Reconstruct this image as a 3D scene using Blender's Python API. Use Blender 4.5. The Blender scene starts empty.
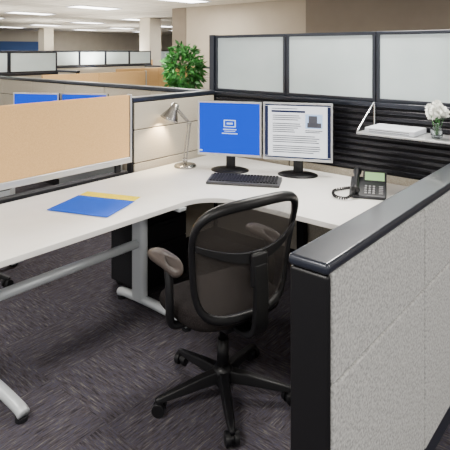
import bpy, bmesh, math, random
from mathutils import Vector, Matrix
random.seed(4)
S=bpy.context.scene
COL=S.collection
# ---------------------------------------------------------------- materials
def mat(name,col,rough=0.5,metal=0.0,emis=None,estr=1.0,alpha=1.0,trans=0.0,coat=0.0,spec=0.5):
    m=bpy.data.materials.new(name); m.use_nodes=True
    b=m.node_tree.nodes['Principled BSDF']
    b.inputs['Base Color'].default_value=(*col,1)
    b.inputs['Roughness'].default_value=rough
    b.inputs['Metallic'].default_value=metal
    b.inputs['Alpha'].default_value=alpha
    b.inputs['Transmission Weight'].default_value=trans
    b.inputs['Coat Weight'].default_value=coat
    b.inputs['Specular IOR Level'].default_value=spec
    if emis:
        b.inputs['Emission Color'].default_value=(*emis,1)
        b.inputs['Emission Strength'].default_value=estr
    return m
def noisy(name,c1,c2,scale=200,rough=0.9,bump=0.2,detail=2,stretch=(1,1,1),metal=0,spec=0.5):
    m=mat(name,c1,rough,metal,spec=spec); nt=m.node_tree; b=nt.nodes['Principled BSDF']
    tc=nt.nodes.new('ShaderNodeTexCoord'); mp=nt.nodes.new('ShaderNodeMapping')
    mp.inputs['Scale'].default_value=stretch
    n=nt.nodes.new('ShaderNodeTexNoise'); n.inputs['Scale'].default_value=scale; n.inputs['Detail'].default_value=detail
    r=nt.nodes.new('ShaderNodeValToRGB')
    r.color_ramp.elements[0].position=0.35; r.color_ramp.elements[1].position=0.65
    r.color_ramp.elements[0].color=(*c1,1); r.color_ramp.elements[1].color=(*c2,1)
    bp=nt.nodes.new('ShaderNodeBump'); bp.inputs['Strength'].default_value=bump; bp.inputs['Distance'].default_value=0.002
    L=nt.links.new
    L(tc.outputs['Object'],mp.inputs[0]); L(mp.outputs[0],n.inputs['Vector'])
    L(n.outputs['Fac'],r.inputs[0]); L(r.outputs[0],b.inputs['Base Color'])
    L(n.outputs['Fac'],bp.inputs['Height']); L(bp.outputs[0],b.inputs['Normal'])
    return m
M={}
M['tileg']=noisy('fabric_grey',(0.30,0.30,0.295),(0.52,0.52,0.505),110,0.95,0.6,spec=0.1)
M['tileb']=noisy('fabric_beige',(0.38,0.34,0.275),(0.50,0.455,0.375),150,0.95,0.3,spec=0.1)
M['orange']=noisy('fabric_orange',(0.65,0.39,0.16),(0.73,0.46,0.205),200,0.9,0.15,spec=0.1)
M['cap']=mat('cap_slate',(0.018,0.022,0.034),0.30,0.3,coat=0.3)
M['black']=mat('black_plastic',(0.005,0.005,0.006),0.40,spec=0.35)
M['blackm']=noisy('black_matte',(0.006,0.006,0.008),(0.012,0.012,0.014),120,0.7,0.1,spec=0.2)
M['slat']=mat('slat_black',(0.014,0.014,0.019),0.25,0.4)
M['silver']=mat('silver_paint',(0.55,0.56,0.57),0.35,0.6)
M['lampm']=mat('lamp_nickel',(0.36,0.35,0.33),0.25,0.9)
M['chrome']=mat('chrome',(0.75,0.75,0.75),0.15,1.0)
M['legs']=mat('leg_grey_paint',(0.50,0.53,0.55),0.4,0.3)
M['white']=noisy('white_laminate',(0.84,0.825,0.79),(0.87,0.855,0.82),8,0.32,0.0)
M['edge']=mat('desk_edge',(0.62,0.61,0.60),0.45)
M['frost']=noisy('frosted_glass',(0.66,0.78,0.80),(0.74,0.85,0.87),3,0.35,0.0)
M['blue']=mat('folder_blue',(0.0,0.085,0.62),0.6,spec=0.15)
M['yellow']=mat('folder_yellow',(0.95,0.76,0.01),0.5,spec=0.1)
M['seat']=noisy('seat_fabric',(0.006,0.005,0.005),(0.018,0.015,0.015),180,0.95,0.3,spec=0.08)
M['arm']=mat('arm_pad',(0.050,0.040,0.036),0.5,spec=0.2)
M['wallA']=noisy('wall_paint_beige',(0.50,0.43,0.34),(0.52,0.45,0.36),3,0.9,0.0)
M['wallB']=noisy('wall_paint_taupe',(0.25,0.205,0.16),(0.27,0.225,0.175),3,0.9,0.0)
M['wallC']=noisy('wall_paint_cream',(0.64,0.58,0.48),(0.67,0.61,0.51),3,0.9,0.0)
M['wblue']=mat('wall_blue',(0.05,0.11,0.30),0.8)
M['leaf']=noisy('leaf_green',(0.008,0.07,0.010),(0.04,0.20,0.03),9,0.45,0.0)
M['petal']=mat('petal_white',(0.92,0.93,0.88),0.6)
M['glass']=mat('vase_glass',(0.9,0.95,0.95),0.03,trans=1.0)
M['stem']=mat('stem_green',(0.05,0.2,0.04),0.6)
M['lamp']=mat('ceiling_diffuser',(0.9,0.9,0.9),0.5,emis=(1.0,0.98,0.94),estr=11)
M['sblue']=mat('screen_blue',(0,0.005,0.03),0.6,emis=(0.0,0.085,1.05),estr=1.0,spec=0.05)
M['slight']=mat('screen_light',(0.1,0.1,0.1),0.3,emis=(0.55,0.8,1.2),estr=1.3)
M['swhite']=mat('screen_white',(0.1,0.1,0.1),0.5,emis=(1.0,1.03,1.08),estr=1.5)
M['sdark']=mat('screen_text',(0.02,0.02,0.02),0.5,emis=(0.12,0.12,0.14),estr=1.0,spec=0.1)
M['snavy']=mat('screen_navy',(0.01,0.01,0.02),0.5,emis=(0.01,0.02,0.07),estr=1.0,spec=0.1)
M['lcd']=mat('lcd_green',(0.1,0.12,0.08),0.5,emis=(0.36,0.65,0.26),estr=1.2,spec=0.1)
M['key']=mat('key_dark',(0.008,0.008,0.010),0.5,spec=0.3)
M['kcase']=mat('keyboard_case_dark',(0.045,0.045,0.048),0.45,spec=0.3)
M['phone']=mat('phone_charcoal',(0.022,0.023,0.027),0.4,spec=0.3)
M['btn']=mat('button_grey',(0.30,0.30,0.31),0.5)
M['bulb']=mat('bulb_warm',(1,0.9,0.7),0.5,emis=(1.0,0.75,0.42),estr=16)
M['paper']=mat('white_plastic',(0.75,0.78,0.85),0.4)
M['terra']=mat('pot_dark',(0.10,0.07,0.05),0.6)
def netmat():
    m=bpy.data.materials.new('chair_net'); m.use_nodes=True; nt=m.node_tree
    b=nt.nodes['Principled BSDF']; b.inputs['Base Color'].default_value=(0.055,0.048,0.044,1); b.inputs['Roughness'].default_value=0.7; b.inputs['Specular IOR Level'].default_value=0.15
    tc=nt.nodes.new('ShaderNodeTexCoord'); sp=nt.nodes.new('ShaderNodeSeparateXYZ')
    nt.links.new(tc.outputs['Object'],sp.inputs[0])
    outs=[]
    for ax in (0,2):
        a=nt.nodes.new('ShaderNodeMath'); a.operation='MULTIPLY'; a.inputs[1].default_value=math.pi/0.0045
        s=nt.nodes.new('ShaderNodeMath'); s.operation='SINE'
        c=nt.nodes.new('ShaderNodeMath'); c.operation='ABSOLUTE'
        g=nt.nodes.new('ShaderNodeMath'); g.operation='LESS_THAN'; g.inputs[1].default_value=0.58
        nt.links.new(sp.outputs[ax],a.inputs[0]); nt.links.new(a.outputs[0],s.inputs[0]); nt.links.new(s.outputs[0],c.inputs[0]); nt.links.new(c.outputs[0],g.inputs[0])
        outs.append(g)
    mx=nt.nodes.new('ShaderNodeMath'); mx.operation='MAXIMUM'
    nt.links.new(outs[0].outputs[0],mx.inputs[0]); nt.links.new(outs[1].outputs[0],mx.inputs[1])
    nt.links.new(mx.outputs[0],b.inputs['Alpha'])
    return m
M['net']=netmat()
def carpet():
    m=mat('carpet_tiles',(0.1,0.1,0.1),0.97,spec=0.1); nt=m.node_tree; b=nt.nodes['Principled BSDF']; L=nt.links.new
    tc=nt.nodes.new('ShaderNodeTexCoord')
    def streak(sc,ns):
        mp=nt.nodes.new('ShaderNodeMapping'); mp.inputs['Scale'].default_value=sc
        n=nt.nodes.new('ShaderNodeTexNoise'); n.inputs['Scale'].default_value=ns; n.inputs['Detail'].default_value=3; n.inputs['Roughness'].default_value=0.8
        L(tc.outputs['Object'],mp.inputs[0]); L(mp.outputs[0],n.inputs['Vector']); return n
    a=streak((10,100,1),1.0); c=streak((100,10,1),1.0)
    ck=nt.nodes.new('ShaderNodeTexChecker'); ck.inputs['Scale'].default_value=1/0.46
    L(tc.outputs['Object'],ck.inputs['Vector'])
    mx=nt.nodes.new('ShaderNodeMix'); mx.data_type='FLOAT'
    L(ck.outputs['Fac'],mx.inputs[0]); L(a.outputs['Fac'],mx.inputs[2]); L(c.outputs['Fac'],mx.inputs[3])
    r=nt.nodes.new('ShaderNodeValToRGB'); cr=r.color_ramp
    cr.elements[0].position=0.32; cr.elements[0].color=(0.020,0.018,0.023,1)
    cr.elements[1].position=0.72; cr.elements[1].color=(0.14,0.128,0.122,1)
    for p,col in ((0.42,(0.036,0.031,0.036,1)),(0.49,(0.060,0.051,0.052,1)),(0.53,(0.040,0.042,0.078,1)),(0.57,(0.070,0.061,0.060,1))):
        e=cr.elements.new(p); e.color=col
    L(mx.outputs[0],r.inputs[0]); L(r.outputs[0],b.inputs['Base Color'])
    bp=nt.nodes.new('ShaderNodeBump'); bp.inputs['Strength'].default_value=0.4; bp.inputs['Distance'].default_value=0.003
    L(mx.outputs[0],bp.inputs['Height']); L(bp.outputs[0],b.inputs['Normal'])
    return m
M['carpet']=carpet()
def ceilmat():
    m=mat('ceiling_tiles',(0.5,0.48,0.44),0.95); nt=m.node_tree; b=nt.nodes['Principled BSDF']
    tc=nt.nodes.new('ShaderNodeTexCoord'); br=nt.nodes.new('ShaderNodeTexBrick'); br.offset=0
    br.inputs['Scale'].default_value=1; br.inputs['Brick Width'].default_value=0.6; br.inputs['Row Height'].default_value=0.6
    br.inputs['Mortar Size'].default_value=0.02
    br.inputs['Color1'].default_value=(0.84,0.79,0.69,1); br.inputs['Color2'].default_value=(0.81,0.76,0.66,1); br.inputs['Mortar'].default_value=(0.58,0.54,0.47,1)
    nt.links.new(tc.outputs['Object'],br.inputs['Vector']); nt.links.new(br.outputs['Color'],b.inputs['Base Color'])
    return m
M['ceil']=ceilmat()
# ---------------------------------------------------------------- builders
def empty(name,loc=(0,0,0),rz=0):
    o=bpy.data.objects.new(name,None); COL.objects.link(o); o.location=loc; o.rotation_euler=(0,0,rz); o.empty_display_size=0.1
    return o
def finish(bm,name,m,parent=None,smooth=False,bevel=0,seg=2,loc=None,rot=None):
    me=bpy.data.meshes.new(name); bmesh.ops.recalc_face_normals(bm,faces=bm.faces); bm.to_mesh(me); bm.free()
    o=bpy.data.objects.new(name,me); COL.objects.link(o)
    me.materials.append(M[m] if isinstance(m,str) else m)
    if parent: o.parent=parent
    if smooth:
        for p in me.polygons: p.use_smooth=True
    if bevel:
        b=o.modifiers.new('bevel','BEVEL'); b.width=bevel; b.segments=seg; b.limit_method='ANGLE'
        for p in me.polygons: p.use_smooth=True
        w=o.modifiers.new('wn','WEIGHTED_NORMAL')
    if loc: o.location=loc
    if rot: o.rotation_euler=rot
    return o
def addbox(bm,x0,x1,y0,y1,z0,z1):
    v=[bm.verts.new(p) for p in ((x0,y0,z0),(x1,y0,z0),(x1,y1,z0),(x0,y1,z0),(x0,y0,z1),(x1,y0,z1),(x1,y1,z1),(x0,y1,z1))]
    for f in ((0,3,2,1),(4,5,6,7),(0,1,5,4),(1,2,6,5),(2,3,7,6),(3,0,4,7)): bm.faces.new([v[i] for i in f])
def box(name,x0,x1,y0,y1,z0,z1,m,parent=None,bevel=0,seg=2,loc=None,rot=None):
    bm=bmesh.new(); addbox(bm,x0,x1,y0,y1,z0,z1)
    return finish(bm,name,m,parent,bevel=bevel,seg=seg,loc=loc,rot=rot)
def boxes(name,lst,m,parent=None,bevel=0,loc=None,rot=None):
    bm=bmesh.new()
    for b in lst: addbox(bm,*b)
    return finish(bm,name,m,parent,bevel=bevel,loc=loc,rot=rot)
def addcyl(bm,p0,p1,r0,r1=None,n=20,cap=True):
    r1=r0 if r1 is None else r1
    p0=Vector(p0);p1=Vector(p1);d=(p1-p0).normalized()
    u=d.orthogonal().normalized(); w=d.cross(u)
    a=[];b=[]
    for i in range(n):
        t=2*math.pi*i/n; k=u*math.cos(t)+w*math.sin(t)
        a.append(bm.verts.new(p0+k*r0)); b.append(bm.verts.new(p1+k*r1))
    for i in range(n):
        j=(i+1)%n; bm.faces.new((a[i],a[j],b[j],b[i]))
    if cap: bm.faces.new(a[::-1]); bm.faces.new(b)
def cyl(name,p0,p1,r0,m,parent=None,r1=None,n=24,bevel=0):
    bm=bmesh.new(); addcyl(bm,p0,p1,r0,r1,n)
    o=finish(bm,name,m,parent,bevel=bevel)
    if not bevel: 
        for p in o.data.polygons: p.use_smooth=len(p.vertices)==4
    return o
def tube(name,pts,rad,m,parent=None,closed=False,n=12,flat=None):
    bm=bmesh.new(); P=[Vector(p) for p in pts]; N=len(P); rings=[]; prev=None
    for i in range(N):
        if closed: t=(P[(i+1)%N]-P[i-1]).normalized()
        else: t=(P[min(i+1,N-1)]-P[max(i-1,0)]).normalized()
        if prev is None: u=t.orthogonal().normalized()
        else:
            u=prev-t*prev.dot(t); u=u.normalized() if u.length>1e-6 else t.orthogonal().normalized()
        prev=u; w=t.cross(u); r=rad[i] if isinstance(rad,(list,tuple)) else rad
        rings.append([bm.verts.new(P[i]+(u*math.cos(2*math.pi*k/n)+w*math.sin(2*math.pi*k/n))*r) for k in range(n)])
    for i in range(N if closed else N-1):
        A=rings[i];B=rings[(i+1)%N]
        for k in range(n): bm.faces.new((A[k],A[(k+1)%n],B[(k+1)%n],B[k]))
    if not closed: bm.faces.new(rings[0][::-1]); bm.faces.new(rings[-1])
    return finish(bm,name,m,parent,smooth=True)
def lathe(name,prof,m,parent=None,n=32,loc=(0,0,0),rot=None):
    bm=bmesh.new(); rings=[]
    for r,z in prof: rings.append([bm.verts.new((max(r,1e-4)*math.cos(2*math.pi*k/n),max(r,1e-4)*math.sin(2*math.pi*k/n),z)) for k in range(n)])
    for A,B in zip(rings,rings[1:]):
        for k in range(n): bm.faces.new((A[k],A[(k+1)%n],B[(k+1)%n],B[k]))
    return finish(bm,name,m,parent,smooth=True,loc=loc,rot=rot)
def prism(name,poly,z0,z1,m,parent=None,bevel=0,seg=2):
    bm=bmesh.new(); a=[bm.verts.new((x,y,z0)) for x,y in poly]; b=[bm.verts.new((x,y,z1)) for x,y in poly]
    bm.faces.new(a[::-1]); bm.faces.new(b); n=len(poly)
    for i in range(n): bm.faces.new((a[i],a[(i+1)%n],b[(i+1)%n],b[i]))
    return finish(bm,name,m,parent,bevel=bevel,seg=seg)
def smoothpts(pts,k=6):
    P=[Vector(p) for p in pts]; out=[]
    for i in range(len(P)-1):
        p0=P[max(i-1,0)];p1=P[i];p2=P[i+1];p3=P[min(i+2,len(P)-1)]
        for j in range(k):
            t=j/k
            out.append(0.5*((2*p1)+(p2-p0)*t+(2*p0-5*p1+4*p2-p3)*t*t+(3*p1-p0-3*p2+p3)*t**3))
    out.append(P[-1]); return out
# ---------------------------------------------------------------- room shell
box('floor',-4,26,-4,26,-0.05,0,'carpet')
box('ceiling',-4,26,-4,26,2.7,2.75,'ceil')
box('wall_right',9.0,9.2,4.6,8.8,0,2.7,'wallA')
box('wall_right_bulkhead',7.5,9.0,-4,4.5,0,2.7,'wallB')
box('wall_far',9.3,26,25.8,26,0,2.7,'wallC')
box('wall_left',-4,9.2,25.8,26,0,2.7,'wallC')
box('wall_end',25.8,26,-4,25.7,0,2.7,'wallC')
box('wall_column',9.0,9.45,8.82,9.3,0,2.7,'wallB')
box('wall_far_accent',12.5,15.5,25.6,25.78,0.1,2.1,'wblue')
for X in (-0.5,3.5,7.5,11.5,15.5,19.5):
    for Y in (-1.5,1.5,4.5,7.5,10.5,13.5,16.5,19.5,22.5):
        if X==7.5 and Y<5.5: continue
        e=empty('ceiling_light' ,(X,Y,2.7))
        box('diffuser',-0.6,0.6,-0.27,0.27,-0.012,-0.004,'lamp',e)
        boxes('frame',[(-0.63,0.63,-0.30,-0.272,-0.02,-0.002),(-0.63,0.63,0.272,0.30,-0.02,-0.002),(-0.63,-0.602,-0.27,0.27,-0.02,-0.002),(0.602,0.63,-0.27,0.27,-0.02,-0.002)],'paper',e)
# ---------------------------------------------------------------- partitions
def partition(name,p0,p1,h,matl,thick=0.08,glass=0,seams=(),rows=(0.72,),slat_side=0,gw=0.74,divs=None,tile_end=None):
    dx=p1[0]-p0[0]; dy=p1[1]-p0[1]; Lr=math.hypot(dx,dy); a=math.atan2(dy,dx)
    e=empty(name,(p0[0],p0[1],0),a)
    t=thick/2
    box('core',0.0,Lr,-t+0.012,t-0.012,0.0,h-0.03,'blackm',e)
    box('top_cap',0,Lr,-t-0.004,t+0.004,h-0.034,h,'cap',e,bevel=0.006)
    xs=[0.012]+list(seams)+[Lr-0.012]; zs=[0.09]+list(rows)+[h-0.038]
    L=[]
    for i in range(len(xs)-1):
        for j in range(len(zs)-1):
            for s in (-1,1):
                if slat_side==s: continue
                y0,y1=sorted((s*(t-0.014),s*t))
                L.append((xs[i]+0.004,xs[i+1]-0.004,y0,y1,zs[j]+0.003,zs[j+1]-0.003))
    boxes('fabric_tiles',L,matl,e,bevel=0.006)
    if glass:
        if divs is None:
            n=max(1,round(Lr/gw)); divs=[Lr*i/n for i in range(n+1)]
        F=[];G=[]
        for i in range(len(divs)-1):
            a0=divs[i]+0.003;a1=divs[i+1]-0.003;z0=h+0.001;z1=h+glass;b=0.024
            F+=[(a0,a1,-0.02,0.02,z0,z0+b),(a0,a1,-0.02,0.02,z1-b,z1),(a0,a0+b,-0.02,0.02,z0+b,z1-b),(a1-b,a1,-0.02,0.02,z0+b,z1-b)]
            G.append((a0+b,a1-b,-0.008,0.008,z0+b,z1-b))
        if divs[-1]<Lr-0.02: F.append((divs[-1]+0.001,Lr,-0.035,0.035,h+0.001,h+glass+0.004))
        boxes('glass_frame',F,'cap',e,bevel=0.003); boxes('frosted_panes',G,'frost',e)
    return e
e=empty('cubicle_partition',(1.237,0.7345,0))
T=0.0625
box('core',0.02,2.14,-T+0.015,T-0.015,0,1.03,'blackm',e)
box('end_post',0,0.022,-T,T,0,1.032,'black',e,bevel=0.010,seg=3)
box('inner_post',0.022,0.05,T-0.02,T,0,1.032,'black',e,bevel=0.004)
box('top_cap',-0.006,2.14,-T-0.004,T+0.004,1.034,1.067,'cap',e,bevel=0.013,seg=4)
L=[]
xs=[0.026,0.775,1.50,2.14]
for i in range(3):
    for z0,z1 in ((0.09,0.715),(0.722,1.030)):
        L.append((xs[i]+0.003,xs[i+1]-0.003,-T,-T+0.02,z0,z1))
        L.append((max(xs[i],0.05)+0.003,xs[i+1]-0.003,T-0.02,T,z0,z1))
boxes('fabric_tiles',L,'tileg',e,bevel=0.008)
box('base_raceway',0.03,2.13,-T+0.006,T-0.006,0.01,0.085,'cap',e)
rear=partition('glass_topped_partition',(3.43,0.68),(3.43,3.035),1.285,'tileb',thick=0.088,glass=0.495,seams=(0.755,1.51),slat_side=1,divs=[0.06,0.80,1.55,2.30])
S1=[]
z=0.80
while z<1.235:
    S1.append((0.02,2.255,0.036,0.052,z+0.006,z+0.035)); z+=0.0445
boxes('slat_rails',S1,'slat',rear,bevel=0.006)
boxes('lower_tiles',[(0.02,0.75,0.030,0.044,0.09,0.79),(0.76,1.50,0.030,0.044,0.09,0.79),(1.51,2.25,0.030,0.044,0.09,0.79)],'tileb',rear,bevel=0.006)
partition('cubicle_partition',(2.45,2.99),(3.38,2.99),1.295,'tileb',seams=(),rows=(0.80,1.05))
partition('cubicle_partition',(3.43,3.045),(3.43,7.4),1.285,'tileb',seams=(0.76,1.52,2.28,3.04,3.8),rows=(0.8,1.05))
def screen(name,p0,p1,z0,z1,n=1):
    dx=p1[0]-p0[0]; dy=p1[1]-p0[1]; Lr=math.hypot(dx,dy); a=math.atan2(dy,dx)
    e=empty(name,(p0[0],p0[1],0),a)
    w=Lr/n
    for i in range(n):
        box('fabric_%d'%i,i*w+0.004,(i+1)*w-0.004,-0.018,0.018,z0+0.03,z1,'orange',e,bevel=0.006)
    box('bottom_rail',0,Lr,-0.026,0.026,z0-0.012,z0+0.032,'silver',e,bevel=0.006)
    box('end_stile',Lr+0.001,Lr+0.018,-0.022,0.022,z0-0.012,z1+0.004,'silver',e,bevel=0.004)
    return e
o=screen('orange_privacy_screen',(0.8,2.965),(2.42,2.965),0.83,1.318)
boxes('mount_posts',[(0.15,0.19,-0.012,0.012,0.0,0.83),(1.50,1.54,-0.012,0.012,0.0,0.83)],'blackm',o)
box('cable_trough',0.1,1.6,-0.02,0.05,0.66,0.76,'blackm',o,bevel=0.004)
def lowscreen(p0,p1,z1,n):
    sc=screen('orange_privacy_screen',p0,p1,0.83,z1,n=n)
    boxes('mount_panel',[(0,p1[0]-p0[0],-0.02,0.02,0,0.815)],'tileb',sc)
lowscreen((3.6,6.2),(5.4,6.2),1.315,2)
lowscreen((5.6,7.2),(7.6,7.2),1.315,2)
partition('glass_topped_partition',(2.2,7.62),(4.7,7.62),1.285,'tileb',glass=0.34,rows=(0.8,1.05))
partition('glass_topped_partition',(5.3,10.0),(8.9,10.0),1.285,'tileb',glass=0.34,rows=(0.8,1.05))
partition('cubicle_partition',(8.2,6.0),(8.2,9.4),1.285,'tileb',rows=(0.8,1.05))
partition('cubicle_partition',(5.2,7.75),(5.2,9.9),1.285,'tileb',rows=(0.8,1.05))
partition('glass_topped_partition',(5.5,13.5),(13.0,13.5),1.285,'tileb',glass=0.34,rows=(0.8,1.05))
partition('glass_topped_partition',(9,18.0),(19.0,18.0),1.285,'tileb',glass=0.34,rows=(0.8,1.05))
lowscreen((6.2,11.6),(10.4,11.6),1.36,4)
lowscreen((7,15.5),(15,15.5),1.36,6)
def column(x,y):
    e=empty('building_column',(x,y,0)); box('shaft',-0.25,0.25,-0.25,0.25,0,2.69,'wallC',e,bevel=0.01); box('base_trim',-0.26,0.26,-0.26,0.26,0,0.1,'cap',e)
column(11.2,12.6); column(13,22)
# ---------------------------------------------------------------- L desk
D=empty('l_shaped_desk')
poly=[(0.95,2.14)]
R=0.22; cx,cy=2.39-R,2.14-R
poly.append((cx,2.14))
for k in range(1,12):
    a=math.pi/2*(1-k/12); poly.append((cx+R*math.cos(a),cy+R*math.sin(a)))
poly+= [(2.39,cy),(2.39,0.815),(3.370,0.815),(3.370,2.935),(0.95,2.935)]
prism('worktop',poly,0.712,0.742,'white',D,bevel=0.003)
def tleg(x,y0,y1,yu,nm):
    pts=[(x,y0,0.035),(x,y0+0.06,0.048),(x,(y0+y1)/2,0.055),(x,y1-0.06,0.048),(x,y1,0.035)]
    tube(nm+'_foot',smoothpts(pts,5),[0.028]*21,'legs',D,n=14)
    bm=bmesh.new()
    for yy in (yu-0.03,yu+0.03): addcyl(bm,(x,yy,0.05),(x,yy,0.695),0.03)
    addbox(bm,x-0.03,x+0.03,yu-0.03,yu+0.03,0.05,0.695)
    finish(bm,nm+'_upright',"legs",D)
    boxes(nm+'_bracket',[(x-0.03,x+0.03,y0+0.05,y1+0.08,0.69,0.711)],'legs',D,bevel=0.004)
    bm=bmesh.new()
    for yy in (y0+0.02,y1-0.02): addcyl(bm,(x,yy,0.0),(x,yy,0.02),0.028)
    finish(bm,nm+'_glides',"blackm",D)
tleg(1.15,2.13,2.80,2.52,'leg_a'); tleg(2.15,2.08,2.72,2.52,'leg_b')
cyl('stretcher',(1.18,2.52,0.41),(2.12,2.52,0.41),0.027,'legs',D)
boxes('support_panel',[(2.5,3.36,0.83,0.85,0.02,0.71)],'edge',D)
boxes('modesty_leg',[(3.3,3.36,2.0,2.06,0.0,0.711)],'blackm',D)
# pedestal
P=empty('file_pedestal',(2.22,2.57,0))
box('carcass',0,0.40,0,0.34,0.04,0.64,'blackm',P,bevel=0.006)
boxes('drawer_fronts',[(0.008,0.392,-0.016,-0.001,0.05,0.33),(0.008,0.392,-0.016,-0.001,0.336,0.48),(0.008,0.392,-0.016,-0.001,0.486,0.63)],'black',P,bevel=0.004)
boxes('pulls',[(0.13,0.27,-0.028,-0.017,z,z+0.008) for z in (0.29,0.445,0.595)],'key',P)
bm=bmesh.new()
for x in (0.04,0.36):
    for y in (0.04,0.30): addcyl(bm,(x-0.01,y,0.02),(x+0.01,y,0.02),0.02)
finish(bm,'casters','black',P)
# ---------------------------------------------------------------- office chair
def chair(name,loc,rz):
    C=empty(name,loc,rz)
    A0=169
    bm=bmesh.new()
    for k in range(5):
        a=math.radians(A0+72*k); c,s=math.cos(a),math.sin(a)
        prev=None
        for r,hw,zt,zb in ((0.03,0.032,0.128,0.075),(0.12,0.027,0.117,0.070),(0.24,0.022,0.094,0.060),(0.315,0.018,0.080,0.056),(0.338,0.011,0.074,0.058)):
            ring=[bm.verts.new((c*r-s*w,s*r+c*w,z)) for w,z in ((-hw,zb),(hw,zb),(hw*0.7,zt),(-hw*0.7,zt))]
            if prev:
                for i in range(4): bm.faces.new((prev[i],prev[(i+1)%4],ring[(i+1)%4],ring[i]))
            else: bm.faces.new(ring)
            prev=ring
        bm.faces.new(prev)
    finish(bm,'star_base','black',C,bevel=0.006,seg=3)
    lathe('hub',[(0,0.06),(0.045,0.06),(0.05,0.12),(0.036,0.145),(0,0.145)],'black',C)
    bm=bmesh.new()
    for k in range(5):
        a=math.radians(A0+72*k); x,y=0.318*math.cos(a),0.318*math.sin(a)
        b=a+math.radians(60+35*k); dx,dy=math.cos(b),math.sin(b)
        for s0,s1 in ((-0.030,-0.008),(0.008,0.030)):
            addcyl(bm,(x+dx*s0,y+dy*s0,0.030),(x+dx*s1,y+dy*s1,0.030),0.030,n=24)
        addcyl(bm,(x+dx*-0.008,y+dy*-0.008,0.031),(x+dx*0.008,y+dy*0.008,0.031),0.020,n=16)
        addcyl(bm,(x,y,0.03),(x,y,0.066),0.010,n=12)
    finish(bm,'casters','black',C,bevel=0.004)
    cyl('gas_column_outer',(0,0,0.13),(0,0,0.27),0.030,'black',C,r1=0.027)
    cyl('gas_column_inner',(0,0,0.27),(0,0,0.39),0.018,'black',C)
    box('tilt_mechanism',-0.085,0.085,-0.14,0.10,0.368,0.425,'black',C,bevel=0.015,seg=3)
    tube('height_lever',smoothpts([(0.06,0.03,0.40),(0.18,0.04,0.395),(0.25,0.04,0.385)],4),0.006,'black',C)
    cyl('tilt_knob',(0,0.09,0.395),(0,0.14,0.395),0.022,'black',C)
    bm=bmesh.new(); rings=[]; n=48
    prof=[(0.0,0.425),(0.90,0.425),(0.985,0.438),(1.0,0.462),(0.975,0.487),(0.90,0.500),(0.70,0.502),(0.40,0.496),(0.0,0.492)]
    for q,z in prof:
        ring=[]
        for k in range(n):
            t=2*math.pi*k/n; c,s=math.cos(t),math.sin(t); ex=2/3.6
            x=0.262*math.copysign(abs(c)**ex,c)*max(q,0.001); y=0.03+0.235*math.copysign(abs(s)**ex,s)*max(q,0.001)
            zz=z-0.045*max(0,(y-0.14)/0.125)**2*(1)
            ring.append(bm.verts.new((x,y,zz)))
        rings.append(ring)
    for A,B in zip(rings,rings[1:]):
        for k in range(n): bm.faces.new((A[k],A[(k+1)%n],B[(k+1)%n],B[k]))
    bmesh.ops.remove_doubles(bm,verts=bm.verts,dist=0.0006)
    finish(bm,'seat_cushion','seat',C,smooth=True)
    def bk(u,v,off=0):
        vv=(v+1)/2
        hw=0.240+0.066*vv**0.9
        z=0.475+0.492*vv+0.022*(1-u*u)*vv
        y=-0.215-0.055*vv+0.045*math.sin(math.pi*vv)*0.5+0.060*u*u+off
        return Vector((u*hw,y,z))
    def se(t,e=2/4.8):
        c,s=math.cos(t),math.sin(t)
        return math.copysign(abs(c)**e,c),math.copysign(abs(s)**e,s)
    bm=bmesh.new(); n=64; rr=[]
    for q in (0.002,0.15,0.3,0.45,0.6,0.75,0.88,0.98):
        rr.append([bm.verts.new(bk(se(2*math.pi*k/n)[0]*q,se(2*math.pi*k/n)[1]*q)) for k in range(n)])
    for A,B in zip(rr,rr[1:]):
        for k in range(n): bm.faces.new((A[k],A[(k+1)%n],B[(k+1)%n],B[k]))
    finish(bm,'mesh_back','net',C,smooth=True)
    n=96; pts=[];rad=[]
    for k in range(n):
        u,v=se(2*math.pi*k/n); pts.append(bk(u,v)); rad.append(0.0145+0.010*max(0,v)**4+0.006*max(0,-v)**4)
    tube('back_frame',pts,rad,'black',C,closed=True,n=14)
    def ribbon(nm,fn,hw,th,N=24):
        bm=bmesh.new(); prev=None
        for i in range(N+1):
            t=i/N; c=fn(t); h=hw(t)
            ring=[bm.verts.new(c+Vector((0,a*th,b*h))) for a,b in ((-1,-1),(1,-1),(1,1),(-1,1))]
            if prev:
                for j in range(4): bm.faces.new((prev[j],prev[(j+1)%4],ring[(j+1)%4],ring[j]))
            else: bm.faces.new(ring)
            prev=ring
        bm.faces.new(prev); return finish(bm,nm,'black',C,bevel=0.003)
    ribbon('lumbar_strap',lambda t:bk((t*2-1)*0.98,0.40-0.34*(1-(2*t-1)**2),-0.018-0.02*(1-(2*t-1)**2)),lambda t:0.013+0.014*(1-abs(2*t-1)),0.006)
    box('spine_plate',-0.045,0.045,-0.015,0.015,-0.075,0.075,'black',C,bevel=0.014,seg=3,loc=(0,-0.270,0.695))
    bm=bmesh.new(); prev=None
    sp=smoothpts([(0,-0.275,0.72),(0,-0.282,0.62),(0,-0.280,0.50),(0,-0.262,0.42),(0,-0.19,0.390),(0,-0.10,0.396)],6)
    for i,p in enumerate(sp):
        w=0.034+0.012*(i/len(sp)); t=(sp[min(i+1,len(sp)-1)]-sp[max(i-1,0)]).normalized(); nn=Vector((1,0,0)).cross(t)
        ring=[bm.verts.new(p+Vector((a*w,0,0))+nn*b*0.013) for a,b in ((-1,-1),(1,-1),(1,1),(-1,1))]
        if prev:
            for j in range(4): bm.faces.new((prev[j],prev[(j+1)%4],ring[(j+1)%4],ring[j]))
        else: bm.faces.new(ring)
        prev=ring
    bm.faces.new(prev); finish(bm,'spine','black',C,bevel=0.006,seg=3)
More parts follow.
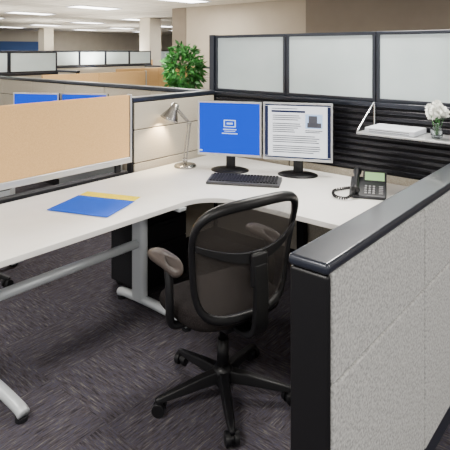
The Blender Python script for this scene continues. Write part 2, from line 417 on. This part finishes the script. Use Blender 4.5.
    for s,nm in ((-1,'left'),(1,'right')):
        tube(nm+'_arm_post',smoothpts([(s*0.12,0.0,0.412),(s*0.25,0.0,0.412),(s*0.288,0.0,0.44),(s*0.298,-0.01,0.52),(s*0.296,0.0,0.62),(s*0.292,0.02,0.685)],6),[0.019]*31,'black',C,n=14)
        bm=bmesh.new(); n=32; rings=[]
        for q,z in ((0.01,0.688),(0.9,0.688),(1.0,0.698),(1.0,0.708),(0.9,0.718),(0.01,0.721)):
            ring=[]
            for k in range(n):
                t=2*math.pi*k/n; c,d=math.cos(t),math.sin(t); ex=2/3
                ring.append(bm.verts.new((s*0.292+0.046*math.copysign(abs(c)**ex,c)*q,0.045+0.125*math.copysign(abs(d)**ex,d)*q,z-0.03*max(0,-d)**3)))
            rings.append(ring)
        for A,B in zip(rings,rings[1:]):
            for k in range(n): bm.faces.new((A[k],A[(k+1)%n],B[(k+1)%n],B[k]))
        bm.faces.new(rings[0]); bm.faces.new(rings[-1])
        finish(bm,nm+'_arm_pad','arm',C,smooth=True)
    return C
chair('office_chair',(1.858,1.572,0),math.radians(-14))
chair('office_chair',(1.62,3.72,0),math.radians(-95))
# ---------------------------------------------------------------- monitors
def monitor(loc,rz,content,w=0.496,h=0.410,zb=0.112):
    E=empty('computer_monitor',loc,rz)
    zt=zb+h; hw=w/2; b=0.014
    box('housing',-hw,hw,0.002,0.032,zb,zt,'black',E,bevel=0.006)
    box('rear_bulge',-hw*0.6,hw*0.6,0.028,0.062,zb+0.07,zt-0.07,'black',E,bevel=0.02)
    boxes('bezel',[(-hw,hw,-0.006,0.003,zt-b,zt),(-hw,hw,-0.006,0.003,zb,zb+b+0.004),(-hw,-hw+b,-0.006,0.003,zb+b+0.004,zt-b),(hw-b,hw,-0.006,0.003,zb+b+0.004,zt-b)],'silver',E,bevel=0.002)
    sx0,sx1,sz0,sz1=-hw+b,hw-b,zb+b+0.004,zt-b
    sw=sx1-sx0; sh=sz1-sz0
    def q(r,y=-0.0012):
        return (sx0+r[0]*sw,sx0+r[1]*sw,y-0.0006,y,sz1-r[3]*sh,sz1-r[2]*sh)
    box('screen',sx0,sx1,-0.001,0.002,sz0,sz1,'sblue' if content in('blue','x') else 'swhite',E)
    if content=='blue':
        boxes('screen_logo',[q(r) for r in [(0.41,0.61,0.33,0.35),(0.41,0.43,0.35,0.46),(0.59,0.61,0.35,0.46),(0.41,0.61,0.455,0.475),(0.46,0.56,0.385,0.42),(0.40,0.62,0.51,0.53),(0.42,0.60,0.55,0.562),(0.38,0.64,0.59,0.61),(0.0,0.05,0.94,0.97)]],'slight',E)
    if content=='doc':
        boxes('page_header',[q(r) for r in [(0,1,0.0,0.025),(0.10,0.50,0.07,0.085),(0.10,0.62,0.11,0.15),(0.0,1,0.975,1.0),(0.0,0.05,0.03,0.97),(0.95,1.0,0.03,0.97)]],'snavy',E)
        Tt=[]
        for i in range(19):
            v=0.20+i*0.038
            if i in (3,9,14): continue
            x1=0.56 if v<0.56 else 0.86
            Tt.append((0.12,x1-random.random()*0.12,v,v+0.016))
        Tt+= [(0.62,0.88,0.47,0.485),(0.62,0.84,0.50,0.515)]
        boxes('page_text',[q(r) for r in Tt],'sdark',E)
        boxes('page_picture',[q((0.62,0.88,0.17,0.44))],'slight',E)
        boxes('page_picture_detail',[q((0.67,0.80,0.20,0.41),-0.002),(q((0.65,0.86,0.33,0.42),-0.002))],'sdark',E)
    boxes('neck',[(-0.035,0.035,0.035,0.060,0.012,zb+0.20)],'black',E,bevel=0.008)
    bm=bmesh.new(); rings=[]
    for qq,z in ((0.01,0.0),(1,0.0),(1,0.008),(0.85,0.016),(0.01,0.02)):
        rings.append([bm.verts.new((0.145*math.cos(2*math.pi*k/40)*qq,0.02+0.105*math.sin(2*math.pi*k/40)*qq,z)) for k in range(40)])
    for A,B in zip(rings,rings[1:]):
        for k in range(40): bm.faces.new((A[k],A[(k+1)%40],B[(k+1)%40],B[k]))
    finish(bm,'stand_base','black',E,smooth=True)
    return E
ZD=0.7425
monitor((2.935,2.422,ZD),math.radians(-66),'blue')
monitor((3.139,1.953,ZD),math.radians(-66),'doc',w=0.502,h=0.418,zb=0.108)
N=empty('neighbour_desk')
prism('worktop',[(2.12,4.1),(3.37,4.1),(3.37,5.4),(2.12,5.4)],0.712,0.742,'white',N,bevel=0.003)
boxes('legs',[(2.14,2.19,4.2,5.3,0,0.71),(3.30,3.35,4.2,5.3,0,0.71)],'legs',N)
monitor((2.62,4.62,ZD),math.radians(-62),'x',h=0.375)
monitor((2.92,4.25,ZD),math.radians(-62),'x',h=0.37)
# ---------------------------------------------------------------- keyboard
K=empty('keyboard',(2.745,2.13,ZD),math.radians(-62))
bm=bmesh.new(); addbox(bm,-0.25,0.25,-0.095,0.085,0,0.018)
for v in bm.verts:
    if v.co.z>0.01 and v.co.y>0: v.co.z=0.032
finish(bm,'case','kcase',K,bevel=0.006)
bm=bmesh.new()
for r in range(6):
    y=-0.065+r*0.0245+(0.006 if r==5 else 0); x=-0.232
    while x<0.228:
        w=0.0185 if not (r==0 and -0.13<x<-0.02) else 0.10
        if not (0.058<x<0.066 or 0.142<x<0.152):
            z=0.018+0.014*(y+0.085)/0.17
            addbox(bm,x,min(x+w,0.232),y,y+0.019,z,z+0.008)
        x+=w+0.0035
finish(bm,'keys','key',K,bevel=0.002)
# ---------------------------------------------------------------- desk lamp
Lp=empty('desk_lamp',(2.82,2.77,ZD),0)
lathe('base',[(0,0),(0.085,0),(0.088,0.008),(0.08,0.02),(0.03,0.026),(0.0,0.026)],'lampm',Lp)
cyl('stem',(0,0,0.02),(0,0,0.06),0.011,'lampm',Lp)
bm=bmesh.new()
dv=Vector((-0.643,0.766,0))
sx=Vector((0.643,-0.766,0))*0.011
j0=Vector((0,0,0.055)); j1=Vector((0,0,0.34))+dv*-0.03; j2=j1+dv*0.11+Vector((0,0,0.13))
for s in (-1,1):
    addcyl(bm,j0+sx*s,j1+sx*s,0.006,n=10); addcyl(bm,j1+sx*s*0.9,j2+sx*s*0.9,0.006,n=10)
finish(bm,'arms','lampm',Lp)
bm=bmesh.new()
for j in (j0,j1,j2): addcyl(bm,j-sx*1.6,j+sx*1.6,0.016,n=16)
finish(bm,'joints','lampm',Lp)
hd=(dv*0.45+Vector((0,0,-1))).normalized()*1.0
q=hd.to_track_quat('-Z','Y').to_euler()
lathe('shade',[(0.012,0.035),(0.028,0.03),(0.036,-0.02),(0.066,-0.080),(0.075,-0.10),(0.072,-0.10),(0.063,-0.078),(0.033,-0.02),(0.0,-0.015)],'lampm',Lp,loc=j2+hd*0.01,rot=q)
bm=bmesh.new(); bmesh.ops.create_icosphere(bm,subdivisions=2,radius=0.027)
finish(bm,'bulb','bulb',Lp,smooth=True,loc=j2+hd*0.092)
# ---------------------------------------------------------------- folders
F=empty('file_folder',(1.77,2.50,ZD),math.radians(21))
box('yellow_sleeve',-0.10,0.235,-0.190,0.190,0.0,0.003,'yellow',F)
box('blue_cover',-0.165,0.135,-0.205,0.185,0.0035,0.007,'blue',F)
# ---------------------------------------------------------------- telephone
T=empty('desk_telephone',(3.02,1.36,ZD),math.radians(-68))
bm=bmesh.new(); addbox(bm,-0.11,0.11,-0.11,0.11,0,0.02)
for v in bm.verts:
    if v.co.z>0.01 and v.co.y>0: v.co.z=0.085
finish(bm,'body','phone',T,bevel=0.008)
sl=math.atan2(0.065,0.22)
def onph(name,lst,m,bev=0.002,loc=(0,0,0.0525),rot=(sl,0,0)): return boxes(name,lst,m,T,bevel=bev,loc=loc,rot=rot)
dl=(0,0.075,0.083); dr=(math.radians(48),0,0)
onph('display_housing',[(-0.035,0.110,-0.030,0.050,-0.012,0.010)],'phone',0.005,dl,dr)
onph('display',[(-0.022,0.097,-0.018,0.038,0.010,0.012)],'lcd',0,dl,dr)
onph('buttons',[(-0.02+c*0.024,-0.006+c*0.024,-0.090+r*0.026,-0.077+r*0.026,0,0.006) for c in range(3) for r in range(4)]+[(0.065,0.090,-0.085+r*0.02,-0.077+r*0.02,0,0.005) for r in range(5)],'btn')
hs=smoothpts([(-0.072,-0.115,0.048),(-0.072,-0.08,0.065),(-0.072,0.0,0.090),(-0.072,0.08,0.112),(-0.072,0.115,0.115)],5)
tube('handset',hs,[0.024,0.027,0.028,0.027,0.024,0.021,0.018,0.017,0.016,0.016,0.016,0.016,0.017,0.018,0.021,0.024,0.027,0.028,0.028,0.026,0.022],'black',T,n=16)
cp=[];base=smoothpts([(-0.075,-0.13,0.045),(-0.12,-0.17,0.014),(-0.19,-0.14,0.012),(-0.21,-0.02,0.012),(-0.15,0.06,0.012),(-0.10,0.10,0.012)],30)
for i,p in enumerate(base):
    a=i*1.05; cp.append(p+Vector((0.0,0.007*math.cos(a),0.007*math.sin(a)))+Vector((0.005*math.cos(a),0,0)))
tube('coiled_cord',cp,0.0042,'black',T,n=6)
# ---------------------------------------------------------------- shelf, tray, flowers
W=empty('wall_shelf')
box('shelf_board',3.10,3.375,0.83,1.48,1.100,1.112,'silver',W,bevel=0.003)
for y,nm in ((1.47,'a'),(0.86,'b')):
    tube('bracket_'+nm,smoothpts([(3.105,y,1.118),(3.12,y,1.135),(3.34,y,1.275),(3.362,y,1.28),(3.365,y,1.26),(3.365,y,1.12)],6),0.0055,'chrome',W,n=10)
B=empty('document_tray',(3.235,1.27,1.1125))
box('case',-0.115,0.115,-0.16,0.16,0,0.035,'paper',B,bevel=0.006)
boxes('front_slots',[(-0.1165,-0.115,-0.13,0.13,0.010,0.013),(-0.1165,-0.115,-0.13,0.13,0.021,0.024)],'cap',B)
V=empty('flower_vase',(3.20,1.00,1.1125))
lathe('vase',[(0,0),(0.03,0),(0.036,0.02),(0.034,0.05),(0.020,0.085),(0.024,0.10),(0.022,0.10),(0.018,0.085),(0.031,0.05),(0.033,0.02),(0.0,0.006)],'glass',V)
bm=bmesh.new()
fl=[]
for k in range(13):
    a=2.4*k; r=0.006+0.05*(k/13)**0.7; top=Vector((r*math.cos(a),r*math.sin(a),0.185+0.022*math.cos(k*1.7)-r*0.6)); fl.append(top)
    addcyl(bm,(r*0.15*math.cos(a),r*0.15*math.sin(a),0.012),top,0.0018,n=6)
finish(bm,'stems','stem',V)
bm=bmesh.new()
for c in fl:
    for k in range(40):
        d=Vector((random.gauss(0,1),random.gauss(0,1),random.gauss(0.2,1))).normalized(); s=0.026
        u=d.orthogonal().normalized()*0.012; w=d.cross(u)
        p=c+d*s*0.3; t=c+d*s*1.1
        vs=[bm.verts.new(x) for x in (p,(p+t)/2+u,t+u*0.5,t+d*0.002-u*0.5,(p+t)/2-u)]
        bm.faces.new(vs)
finish(bm,'blossoms','petal',V)
bm=bmesh.new()
for k in range(10):
    a=k*0.7; d=Vector((math.cos(a),math.sin(a),0.2)); p=Vector((0,0,0.11)); t=p+d*0.06; w=Vector((-math.sin(a),math.cos(a),0))*0.014
    bm.faces.new([bm.verts.new(x) for x in (p,(p+t)/2+w,t,(p+t)/2-w)])
finish(bm,'leaves','leaf',V)
# ---------------------------------------------------------------- potted plant (background)
PP=empty('potted_plant',(5.02,4.95,0))
lathe('pot',[(0,0),(0.16,0),(0.21,0.36),(0.22,0.38),(0.20,0.38),(0.19,0.33),(0,0.33)],'terra',PP)
bm=bmesh.new()
for k in range(7):
    a=k*0.9; addcyl(bm,(0.05*math.cos(a),0.05*math.sin(a),0.33),(0.16*math.cos(a),0.16*math.sin(a),1.45),0.012,0.006,n=8)
finish(bm,'stalks','stem',PP)
bm=bmesh.new()
for k in range(1100):
    d=Vector((random.gauss(0,1),random.gauss(0,1),random.gauss(0,1))).normalized()
    rr=0.55+0.5*random.random()
    c=Vector((d.x*0.25*rr,d.y*0.25*rr,1.37+d.z*0.34*rr))
    f=(d+Vector((random.gauss(0,.5),random.gauss(0,.5),random.gauss(0.1,.5)))).normalized()
    u=f.orthogonal().normalized(); u.rotate(Matrix.Rotation(random.random()*6.28,3,f)); l=0.10*random.uniform(.7,1.2)
    w=f.cross(u)*0.022
    vs=[bm.verts.new(x) for x in (c,c+f*l*0.45+w,c+f*l+Vector((0,0,-0.02)),c+f*l*0.45-w)]
    bm.faces.new(vs)
finish(bm,'foliage','leaf',PP)
# ---------------------------------------------------------------- lights
def area(name,loc,size,en,col=(1,0.955,0.885),rot=(0,0,0),sy=None):
    l=bpy.data.lights.new(name,'AREA'); l.energy=en; l.color=col; l.size=size
    if sy: l.shape='RECTANGLE'; l.size_y=sy
    o=bpy.data.objects.new(name,l); COL.objects.link(o); o.location=loc; o.rotation_euler=rot; return o
for x,y,en in ((-0.5,1.5,85),(3.5,1.5,95),(-0.5,-1.5,95),(3.5,4.5,95),(-0.5,4.5,70),(3.5,-1.5,70),(7.5,7.5,90),(3.5,10.5,85),(7.5,13.5,110),(11.5,10.5,85),(11.5,16.5,110),(15.5,22.5,130)):
    area('troffer_lamp',(x,y,2.67),1.2,en,sy=0.55)
for x,y,en in ((4.6,5.2,90),(6.6,6.6,120),(3.0,7.3,90),(7.0,9.6,150),(4.6,9.0,130),(8.2,11.2,190),(6.0,12.8,190),(10.5,13.1,210),(10,16.5,250),(14,17.5,270),(13,20.5,270),(17,22,270),(1.0,6.0,70)):  # added upward fill spots without fixtures, only to brighten the ceiling
    l=bpy.data.lights.new('ceiling_fill_spot','SPOT'); l.energy=en; l.color=(1,0.95,0.86); l.spot_size=math.radians(165); l.spot_blend=0.8; l.shadow_soft_size=0.08
    o=bpy.data.objects.new('ceiling_fill_spot',l); COL.objects.link(o); o.location=(x,y,1.15); o.rotation_euler=(math.pi,0,0)
l=bpy.data.lights.new('desk_lamp_spot','SPOT'); l.energy=15; l.color=(1,0.78,0.5); l.spot_size=math.radians(110); l.spot_blend=0.6; l.shadow_soft_size=0.03
o=bpy.data.objects.new('desk_lamp_spot',l); COL.objects.link(o); o.parent=Lp; o.location=j2+hd*0.125; o.rotation_euler=q
w=bpy.data.worlds.new('world'); S.world=w; w.use_nodes=True
w.node_tree.nodes['Background'].inputs[0].default_value=(1.0,0.98,0.96,1); w.node_tree.nodes['Background'].inputs[1].default_value=1.4
# ---------------------------------------------------------------- camera
cam=bpy.data.cameras.new('camera'); co=bpy.data.objects.new('camera',cam); COL.objects.link(co)
co.location=(0,0,1.65); co.rotation_euler=(math.radians(90),0,math.radians(40-90))
cam.sensor_width=36; cam.lens=40.6; cam.shift_y=-0.389
S.camera=co
